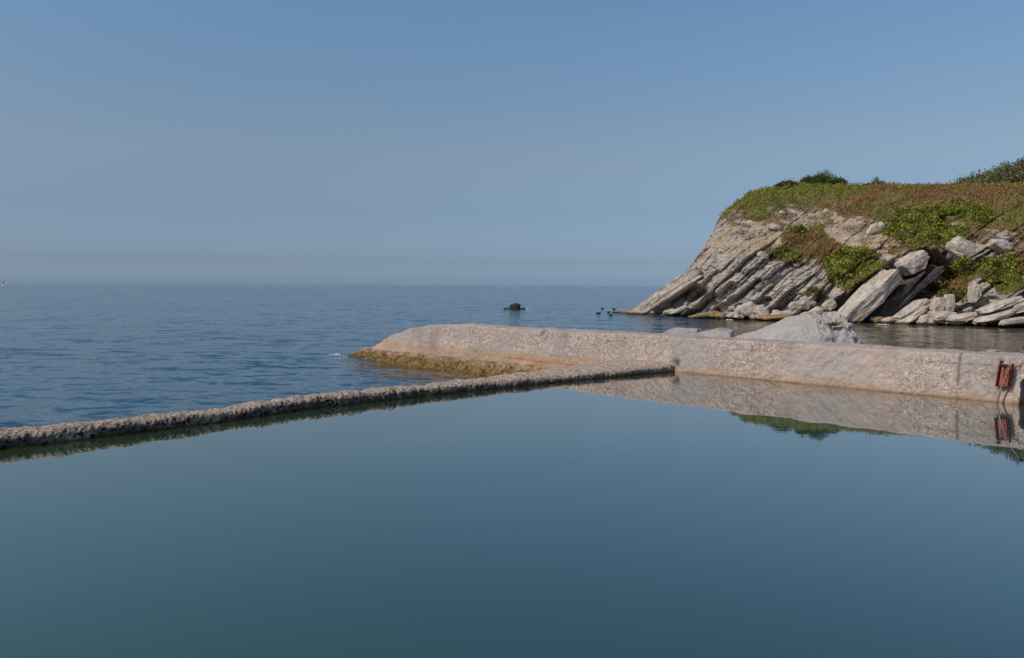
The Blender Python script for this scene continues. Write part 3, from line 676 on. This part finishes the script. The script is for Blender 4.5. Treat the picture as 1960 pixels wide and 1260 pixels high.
# ------------------------------------------------------------------ rocks
def ico(sub):
    import bmesh
    bm = bmesh.new(); bmesh.ops.create_icosphere(bm, subdivisions=sub, radius=1); bm.verts.ensure_lookup_table()
    V = np.array([v.co[:] for v in bm.verts]); Fc = np.array([[v.index for v in f.verts] for f in bm.faces]); bm.free(); return V, Fc
ICO = {3: ico(3), 4: ico(4), 5: ico(5)}
def rot(ax, ay, az): return np.array(Matrix.Rotation(az, 3, 'Z') @ Matrix.Rotation(ay, 3, 'Y') @ Matrix.Rotation(ax, 3, 'X'))
def rock_mesh(size, r, seed, sub=4, box=0.5, rough=0.05, cuts=14):
    rng = np.random.RandomState(seed); V, Fc = ICO[sub]; V = V.copy()
    # cube-ish start, then random planes shear off corners
    m = np.max(np.abs(V), axis=1)[:, None]; V = V*(1-box)+V/m*box
    for i in range(cuts):
        n = rng.normal(size=3); n /= np.linalg.norm(n); d = rng.uniform(0.72, 1.02)*(1+0.25*box)
        q = V@n; o = q > d; V[o] -= (q[o]-d)[:, None]*n
    a = seed*3.1
    V = V*(1+rough*2*fbm(V[:, 0]*1.5+a, V[:, 1]*1.5, V[:, 2]*1.5, 4)[:, None])
    V = V*np.array(size)/2
    V = V+rough*0.6*np.array(size).min()*fbm(V[:, 0]*4+a, V[:, 1]*4, V[:, 2]*4, 3)[:, None]*0.5
    return V@r.T, Fc
def rock(name, c, size, label, cat='boulder', mat=BOULDER, r=(0, 0, 0), seed=1, group=None, sub=4, box=0.5, rough=0.05, cuts=14):
    V, Fc = rock_mesh(size, rot(*[R(a) for a in r]), seed, sub, box, rough, cuts)
    c = np.asarray(c, float); base = c.copy(); base[2] = (V[:, 2].min()+c[2])
    o = mkmesh(name, V+c, Fc, mat, loc=base); tag(o, label, cat, group); return o
GB = 'fallen boulders and blocks at the foot of the cliff'
def face(px, py, push=0.0):
    p = hit(px, py); p = p+np.array((-0.3, -0.95, 0))*push; return p
def rk(px, py, wpx, hpx, label, seed, dip=0, mat=BOULDER, push=0.9, dpt=1.0, box=0.5, name='boulder', cat='boulder', group=GB, yaw=0, roughv=0.05):
    p = face(px, py, push); s = p[1]/F
    return rock(name, p, (wpx*s, (wpx+hpx)*0.5*s*dpt, hpx*s), label, cat, mat, (0, -dip, yaw), seed, group, 4, box, roughv)
rk(1435, 593, 34, 30, 'pale standing boulder pair, left one, at the cliff foot left of the orange shelf', 101, 20)
rk(1456, 598, 24, 30, 'rounded pale boulder beside the standing one at the cliff foot', 102, 60)
rk(1403, 603, 24, 12, 'flat pale rock at the waterline just right of the ochre ledge', 103, 10)
rk(1418, 607, 14, 11, 'small pale rock at the waterline below the standing boulders', 104)
rk(1525, 585, 30, 20, 'pale squared boulder at the cliff foot above the mound, leftmost of its cluster', 105, 15)
rk(1545, 578, 30, 18, 'pale boulder leaning back at the top of the cluster above the mound', 106, -10)
rk(1562, 598, 26, 20, 'brownish boulder in the cluster left of the leaning slab', 107, 30)
rk(1585, 585, 28, 20, 'pale blocky boulder touching the lower end of the leaning slab', 108, 35)
rk(1505, 600, 26, 12, 'low ochre-tinged rock at the waterline left of the rubble mound', 109, 5)
rk(1540, 603, 20, 12, 'small boulder at the waterline directly left of the rubble mound', 110, 10)
rk(1350, 604, 62, 13, 'ochre ledge at the waterline below the left strata', 111, 8, OCHRE, 0.9, 1.4, 0.6)
rk(1382, 604, 26, 12, 'brown ochre rock at the right end of the ochre ledge', 112, 4, OCHRE)
rk(1482, 606, 66, 11, 'long brown ochre rock shelf at the waterline left of the rubble mound', 113, 6, OCHRE, 0.6, 1.5, 0.5)
rk(1284, 598, 26, 13, 'rounded pinkish rock at the foot of the first leaning bed', 114, 15)
rk(1300, 594, 40, 9, 'narrow leaning ridge of rock behind the rounded pinkish one', 115, 28)
rk(1678, 612, 20, 12, 'orange brown rock at the water edge in the mouth of the cave', 116, 5, OCHRE)
rk(1698, 613, 26, 14, 'pale rock at the water edge right of the orange one, below the cave', 117, 12)
rk(1668, 612, 12, 10, 'small pale rock deepest in the mouth of the cave', 118)
rk(1738, 606, 62, 18, 'long tilted block resting at the water right of the cave', 119, 33, push=1.2, box=0.8)
rk(1738, 592, 70, 15, 'upper long tilted block right of the cave, parallel to the one below', 120, 36, push=1.3, box=0.8)
rk(1770, 614, 36, 22, 'orange stained square block at the waterline, right of the tilted blocks', 121, 0, push=1.2, box=0.85)
rk(1790, 585, 24, 32, 'white upright block in the middle of the broken foot', 122, 8, push=1.6, box=0.85)
rk(1808, 580, 16, 34, 'narrow white pillar standing right of the upright block', 123, -5, push=1.5, box=0.8)
rk(1798, 603, 44, 18, 'broad pale block under the upright white block', 124, 5, push=1.3, box=0.8)
rk(1840, 606, 62, 13, 'long low pale slab at the waterline under the olive weeds', 125, 10, push=1.2, box=0.7)
rk(1860, 560, 20, 40, 'tall pale pillar of rock below the right creeper mat', 126, -3, push=1.1, box=0.8)
rk(1815, 608, 14, 9, 'small stone wedged between the square block and the low slab', 127)
rk(1905, 583, 80, 13, 'upper pale curved bed at the right edge of the cliff foot', 128, 20, push=1.4, box=0.75)
rk(1900, 603, 84, 13, 'middle pale tilted bed at the right edge of the cliff foot', 129, 18, push=1.5, box=0.75)
rk(1935, 613, 60, 12, 'lowest pale bed at the waterline near the right edge', 130, 10, push=1.5, box=0.75)
rk(1740, 505, 58, 40, 'large pale rounded block capping the cave roof', 131, 25, push=1.0, box=0.6)
rk(1842, 478, 56, 40, 'large grey diamond-shaped block jutting from the grass right of the gully', 132, -35, push=0.3, box=0.7)
rk(1912, 470, 40, 22, 'pale flat-topped block jutting near the right edge of the cliff', 133, -25, push=0.3, box=0.7)
rk(1483, 436, 26, 12, 'small white block below the green dome of the headland', 134, -20, push=0.4)
rk(1497, 408, 12, 9, 'tiny white rock in the grass at the left of the high outcrop', 135, 0, push=0.4)
rk(1675, 440, 34, 22, 'pale block at the right end of the high rubble outcrop', 136, 30, push=0.4, box=0.7)
rk(1460, 490, 22, 14, 'pale angular block at the left of the olive patch', 137, -30, push=0.4)
rk(1725, 608, 14, 10, 'small stone at the waterline between the two cave rocks and the tilted blocks', 138)
rk(1645, 420, 14, 10, 'little pale stone perched above the rubble outcrop', 139, 0, push=0.3)
rk(1957, 585, 60, 14, 'pale bed running out of the picture at the right edge', 140, 20, push=1.2, box=0.75)

rng = np.random.RandomState(77)
for i in range(56):
    px = rng.choice([rng.uniform(1395, 1600), rng.uniform(1765, 1960)]); yb_ = np.interp(px, [1395, 1600, 1960], [605, 612, 624])
    w_ = rng.uniform(7, 18)
    rk(px, yb_-rng.uniform(0, 26)*rng.uniform(0, 1), w_, w_*rng.uniform(0.5, 0.9), 'small pale stone in the loose rubble along the foot of the cliff', 400+i, rng.uniform(-20, 50), push=rng.uniform(0.5, 1.3), box=rng.uniform(0.3, 0.85), name='stone', cat='stone', group='loose stones along the cliff foot', yaw=rng.uniform(-40, 40))
# the big leaning slab over the cave
pa, pb = face(1600, 612, 2.4), face(1704, 533, 2.4); mid = (pa+pb)/2
ln = np.linalg.norm(pb-pa)
rock('leaning_slab', mid, (ln*1.15, 3.0, 1.65), 'huge grey slab leaning up to the right over the dark cave', 'rock slab', BOULDER, (0, -math.degrees(math.atan2(pb[2]-pa[2], pb[0]-pa[0])), 14), 150, None, 5, 0.95, 0.04, 4)
pa, pb = np.array((14.9, 108.5, -1.3)), np.array((24.2, 103.0, 5.75)); ax_ = pb-pa; ln = np.linalg.norm(ax_); hl = math.hypot(ax_[0], ax_[1])
rock('leaning_slab', (pa+pb)/2+np.array((0.35, 0.2, -0.75)), (ln*1.02, 3.0, 1.7), 'long leaning bed of rock forming the low left tip of the headland', 'rock slab', BOULDER,
     (0, -math.degrees(math.atan2(ax_[2], hl)), math.degrees(math.atan2(ax_[1], ax_[0]))), 151, None, 5, 0.9, 0.05, 4)
CAVE_SHADE = boulder_material('cave_shade_rock', (0.035, 0.030, 0.026), (0.075, 0.066, 0.058), (0.16, 0.14, 0.125))  # dark strata added in the cave, its shade put into their colour
for (ax, ay, bx_, by_, th, ps, sdd, lb) in ((1650, 610, 1764, 526, 0.9, -1.6, 160, 'added rock bed with the cave shade in its dark colour, directly under the huge leaning slab, in the cave mouth'),
                                       (1676, 611, 1794, 514, 0.7, -2.6, 161, 'added inner rock bed with the cave shade in its dark colour, at the right of the cave mouth, under the capping block')):
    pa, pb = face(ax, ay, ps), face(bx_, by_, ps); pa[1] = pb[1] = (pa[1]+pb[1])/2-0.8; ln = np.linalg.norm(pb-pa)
    rock('cave_shade_bed', (pa+pb)/2, (ln*1.05, 2.6, th), lb, 'cave shade bed', CAVE_SHADE, (0, -math.degrees(math.atan2(pb[2]-pa[2], pb[0]-pa[0])), 6), sdd, None, 5, 0.95, 0.04, 4)

# low rocks off the tip of the headland and the dark rock out at sea
def searock(px, py, wpx, hpx, label, seed, mat=DARKROCK, name='sea_rock', group='dark rocks awash off the tip of the headland', dip=0, sub=3):
    p = atz(px, py, SEA); s = p[1]/F
    return rock(name, p+np.array((0, 0, hpx*s*0.25)), (wpx*s, wpx*s*0.7, hpx*s*1.15), label, 'rock', mat, (0, -dip, 0), seed, group, sub, 0.3, 0.09)
searock(1205, 600, 40, 9, 'brown rock joined to the very tip of the headland', 201, OCHRE, dip=10)
searock(1182, 599, 22, 5, 'flat brown rock just beyond the tip of the headland', 202, OCHRE)
searock(1153, 592, 6, 4, 'small dark rock farthest back of those awash off the headland tip', 203)
searock(1145, 601, 10, 4, 'dark flat rock farthest left of those awash off the headland tip', 204)
searock(1165, 599, 6, 4, 'small round dark rock in the middle of those awash off the tip', 205)
searock(1169, 604.5, 7, 4, 'small dark rock nearest to the viewer of those awash off the tip', 206)
searock(1175, 593, 6, 4, 'small dark rock near the back right of those awash off the tip', 207)
searock(1258, 601, 30, 7, 'low dark rock under the first leaning bed', 208, dip=8)
searock(986, 592, 24, 14, 'dark peaked rock standing alone in the open sea', 210, group=None, sub=4)
searock(970, 592, 13, 3, 'low dark rock adjoining the left of the lone peaked sea rock', 211, group=None)
searock(1001, 592, 11, 3.5, 'low dark rock adjoining the right of the lone peaked sea rock', 212, group=None)

def foam(px, py, wpx, hpx, label, seed, z=SEA, nn=60):
    """a patch of broken foam: irregular flat flecks just proud of the water"""
    rng = np.random.RandomState(seed); p = atz(px, py, z); w_ = wpx*p[1]/F; d_ = abs(atz(px, py-hpx/2, z)[1]-atz(px, py+hpx/2, z)[1])
    V, Fc = [], []
    for i in range(nn):
        c = p+np.array((rng.normal(0, w_*0.22), rng.normal(0, d_*0.25), 0)); r = w_*rng.uniform(0.03, 0.12); b0 = len(V)
        for k in range(6):
            a = k*math.pi/3; q = rng.uniform(0.5, 1.1); V.append((c[0]+r*q*math.cos(a), c[1]+r*q*0.8*math.sin(a), z+0.03+0.0008*i))
        V.append((c[0], c[1], z+0.03+0.0008*i+r*0.25)); Fc += [[b0+k, b0+(k+1) % 6, b0+6] for k in range(6)]
    tag(mkmesh('foam', V, Fc, FOAM, loc=p, smooth=True), label, 'foam', kind='stuff')
foam(645, 681, 20, 3, 'white foam where the sea breaks on the tip of the wall', 1)
foam(1009, 591, 10, 2.5, 'white foam at the right of the lone sea rock', 2, nn=30)
foam(950, 593, 5, 1.2, 'thin fleck of foam left of the lone sea rock', 3, nn=12)
foam(957, 550, 7, .6, 'faint white surf line far out, left of the pair', 4, nn=14)
foam(984, 550, 8, .6, 'faint white surf line far out, right of the pair', 5, nn=14)
foam(1272, 603.5, 14, 1, 'thin white line of foam at the foot of the leaning bed of the headland', 7, nn=20)
foam(1395, 613, 22, 1.2, 'thin white line of foam along the ochre ledge under the cliff', 8, nn=26)
foam(1690, 622, 30, 1.2, 'thin white line of foam at the mouth of the cave', 9, nn=24)
foam(1130, 550.5, 8, .6, 'faint white surf line far out near the headland', 6, nn=14)

# ------------------------------------------------------------------ rubble mound and slabs behind the high wall
def mound():
    xi = np.concatenate([np.arange(4, 10.4, 0.06), np.arange(10.4, 14.8, 0.03)]); yi = np.arange(27.7, 36.5, 0.045)
    Xm, Ym = np.meshgrid(xi, yi, indexing='ij')
    prof = np.interp(Xm, [4, 6, 8.56, 9.5, 10.37, 11.07, 11.5, 12.1, 12.6, 12.9, 13.1, 13.3, 13.5, 13.9, 14.8],
                         [-1.4, 0.2, 0.96, 1.26, 1.61, 1.91, 1.97, 1.88, 1.96, 1.78, 1.50, 1.15, 0.75, -0.3, -2.0])
    rid = 31+0.25*perlin(Xm/1.5, 0.3, 0.7); dy = Ym-rid
    q = np.where(dy < 0, np.interp(-dy, [0, 0.5, 1.4, 2.4, 3.4], [0, 0.10, 0.75, 1.9, 3.2]), np.interp(dy, [0, 1, 3, 5.5], [0, 0.15, 1.5, 3.8]))
    zz = prof-q
    rough = sst(11.3, 12.0, Xm+0.3*perlin(Xm, Ym, 1)-0.15*(Ym-31))
    d, v = worley(Xm/0.24, Ym/0.24, zz/0.24, 5); d2, v2 = worley(Xm/0.11, Ym/0.11, zz/0.11, 8)
    zz = zz+rough*(0.12*fbm(Xm/0.5, Ym/0.5, 0.3, 4, 0.6)+0.26*(0.5-d)*(0.4+v)+0.09*(0.5-d2))+(1-rough)*0.055*fbm(Xm/0.5, Ym/0.5, 0.1, 5)
    return np.stack([Xm+rough*0.12*perlin(Xm*3, Ym*3, zz*3), Ym+rough*0.14*perlin(Xm*3+9, Ym*3, zz*3), zz], -1)
W = mound()
k = N('smooth_grey_mortar'); x_ = k.xyz()
c_ = k.ramp(k.noise(1.6, 6, 0.6), (0.3, (0.40, 0.36, 0.33)), (0.7, (0.50, 0.455, 0.42)))
c_ = k.mix(k.mr(k.vor(9), 0.35, 0.75), c_, k.mix(0.5, c_, (0.3, 0.3, 0.28)))
c_ = k.mix(k.math('MULTIPLY', k.mr(k.noise(8, 5, 0.7), 0.42, 0.3), 0.5), c_, (0.14, 0.13, 0.12))
MOUND = k.out(c_, 0.95, k.bump(k.noise(9, 6, 0.7), 0.05), 0.2)
mo = mkmesh('rubble_mound', W, grid_faces(*W.shape[:2]), MOUND, loc=(12, 31, -0.8))
tag(mo, 'pale grey mound behind the high wall, smooth at left and crumbly rubble at right', 'rubble mound')
p = aty(1597, 625, 29.9)+np.array((0, 0, 0.05)); rng = np.random.RandomState(5)
V = [p]; Fc = []
for i in range(150):
    d_ = rng.normal(0, 1, 3)*np.array((0.16, 0.12, 0.10)); d_[2] = abs(d_[2])*0.9-0.02; e_ = rng.normal(0, 0.03, 3)
    V += [p+d_, p+d_*0.7+e_]; Fc.append([0, len(V)-2, len(V)-1])
tag(mkmesh('weed_plant', V, Fc, LEAF, cols=np.tile((0.13, 0.16, 0.035), (len(V), 1)), loc=p), 'small green weed growing on the crumbly side of the mound', 'plant')
def slab(pxa, pxb, ytop, dist, label, seed, dipa):
    a = aty(pxa, ytop+13, dist); b = aty(pxb, ytop, dist); c = (a+b)/2; c[2] -= 0.24
    rock('flat_rock', c, (abs(b[0]-a[0])*1.05, 1.7, 0.65), label, 'rock', GREYROCK, (12, -dipa, -25), seed, 'flat rocks behind the high wall', 4, 0.9, 0.04, 8)
slab(1270, 1338, 628, 35, 'pale flat tilted rock behind the high wall, left one of two', 301, 11)
slab(1325, 1400, 631, 33, 'pale flat tilted rock with dark broken end, beside the mound', 302, 8)
rock('stone', pier_xyz(9.6, 1.25, 1.24), (0.42, 0.3, 0.10), 'small flat pale stone lying on top of the high wall near the sluice', 'stone', GREYROCK, (0, 0, 40), 303, None, 3, 0.4)

# ------------------------------------------------------------------ sluice gate on the high wall
RUST = simple('rusty_orange_steel', (0.36, 0.11, 0.06), 0.8, 0.1, 14, 0.45, 0.02)
RUSTD = simple('dark_rust', (0.085, 0.022, 0.016), 0.8, 0.1, 18, 0.5, 0.02)
BLK = simple('blackened_iron', (0.02, 0.018, 0.018), 0.6, 0.4, 20)
PIPE = simple('worn_grey_steel', (0.27, 0.23, 0.20), 0.4, 0.5, 12, 0.35)
g0 = pier_xyz(10.15, 0.0, 0.3)
gate = empty('sluice_gate', tuple(g0)); tag(gate, 'rusty red steel sluice frame bolted to the high wall above the pool', 'sluice gate')
def gbox(name, t0, t1, n0, n1, z0, z1, mat, lean=0.07, parent=gate, bevel=0.006):
    c = []
    for zz in (z0, z1):
        for (a, b) in ((t0, n0), (t1, n0), (t1, n1), (t0, n1)):
            c.append(pier_xyz(a+lean*(zz-0.3), b+0.22*(zz-0.3)/0.8*0.55, zz))
    o = mkmesh(name, np.array(c), BF, mat, parent, tuple(g0))
    m = o.modifiers.new('bevel', 'BEVEL'); m.width = bevel; m.segments = 2
    return o
gbox('back_plate', 10.075, 10.295, -0.02, 0.05, 0.43, 1.00, RUST)
gbox('guide_rail', 10.035, 10.055, -0.09, 0.06, 0.42, 1.02, RUSTD)
gbox('guide_rail', 10.315, 10.335, -0.09, 0.06, 0.42, 1.03, RUSTD)
gbox('rail_flange', 10.000, 10.015, -0.05, 0.05, 0.42, 0.99, RUST)
gbox('gate_leaf', 10.095, 10.155, -0.07, -0.022, 0.43, 0.94, RUST)
gbox('gate_leaf', 10.225, 10.285, -0.07, -0.022, 0.43, 0.92, RUST)
gbox('cross_bar', 10.065, 10.225, -0.115, -0.07, 0.95, 1.0, BLK)
gbox('bolt_block', 10.035, 10.095, -0.12, 0.02, 1.03, 1.09, BLK)
def onpier(tt, nn, zz): return pier_xyz(tt, nn, zz)
path = [onpier(10.60, 0.10, 1.42), onpier(10.46, 0.02, 1.2), onpier(10.31, -0.08, 1.0), onpier(10.25, -0.10, 0.75), onpier(10.19, -0.12, 0.48), onpier(10.15, -0.16, 0.25), onpier(10.11, -0.20, 0.0), onpier(10.12, -0.26, -0.6)]
pth = []
for i in range(len(path)-1):
    for q in np.linspace(0, 1, 5)[:-1]: pth.append(path[i]*(1-q)+path[i+1]*q)
pth.append(path[-1]); pth = np.array(pth)
for _ in range(3): pth[1:-1] = (pth[:-2]+2*pth[1:-1]+pth[2:])/4
rr = np.interp(np.arange(len(pth)), [0, 8, 14, 17, len(pth)], [0.010, 0.012, 0.016, 0.024, 0.024])
tube_obj('lifting_rod', pth, rr, PIPE, gate, tuple(g0), 10)
rock('x', onpier(10.63, 0.10, 1.45), (0.10, 0.08, 0.08), None, None, BLK, (0, 30, 0), 310, None, 3, 0.5)
k_ = bpy.data.objects['x']; k_.name = 'rod_clamp'; loc0 = k_.location.copy(); k_.parent = gate; k_.location = loc0-gate.location

# ------------------------------------------------------------------ the sailing boat
p = atz(7.5, 547.4, SEA)
boat = empty('sailing_boat', tuple(p)); tag(boat, 'white sailing boat under full sail at the far left of the horizon', 'sailing boat')
HULL = simple('white_hull', (0.62, 0.62, 0.62), 0.4, 0, 2, 0.05); SAIL = simple('sail_cloth', (0.80, 0.79, 0.77), 0.8, 0, 1.0, 0.05); MAST = simple('mast_alloy', (0.5, 0.5, 0.5), 0.4, 0.6)
V = []
for i, q in enumerate(np.linspace(-1, 1, 13)):
    b = 1.6*(1-abs(q)**2.4)*(1 if q < 0 else 0.9)+0.05
    for a, zz in ((-1, 1.2), (-0.8, 0.2), (0, -0.5), (0.8, 0.2), (1, 1.2), (0, 1.25)): V.append((p[0]+q*5.5, p[1]+a*b, p[2]+zz+0.25*q*q*(zz > 1)))
mkmesh('hull', V, grid_faces(13, 6, True), HULL, boat, tuple(p), True)
tube_obj('mast', [p+np.array((0.2, 0, 0.5)), p+np.array((0.2, 0, 13.2))], [0.14, 0.08], MAST, boat, tuple(p))
tube_obj('boom', [p+np.array((0.2, 0, 2.2)), p+np.array((4.4, 1.0, 2.3))], [0.09, 0.07], MAST, boat, tuple(p))
def sail(name, A, B, Cc, belly):
    n = 12; V = []; 
    for i in range(n):
        for j in range(n):
            u = i/(n-1); v = j/(n-1); a = A*(1-u)+Cc*u; b = B*(1-u)+Cc*u; q = a*(1-v)+b*v
            V.append(q+np.array((0, 1, 0))*belly*math.sin(math.pi*v)*math.sin(math.pi*min(1, u*0.9+0.1)))
    o = mkmesh(name, V, grid_faces(n, n), SAIL, boat, tuple(p), True); m = o.modifiers.new('thickness', 'SOLIDIFY'); m.thickness = 0.02
sail('mainsail', p+np.array((0.3, 0, 2.3)), p+np.array((4.3, 1.0, 2.4)), p+np.array((0.3, 0, 13)), 0.6)
sail('jib', p+np.array((-5.0, 0, 1.6)), p+np.array((-0.4, 1.0, 2.0)), p+np.array((0.1, 0, 11.8)), 0.7)
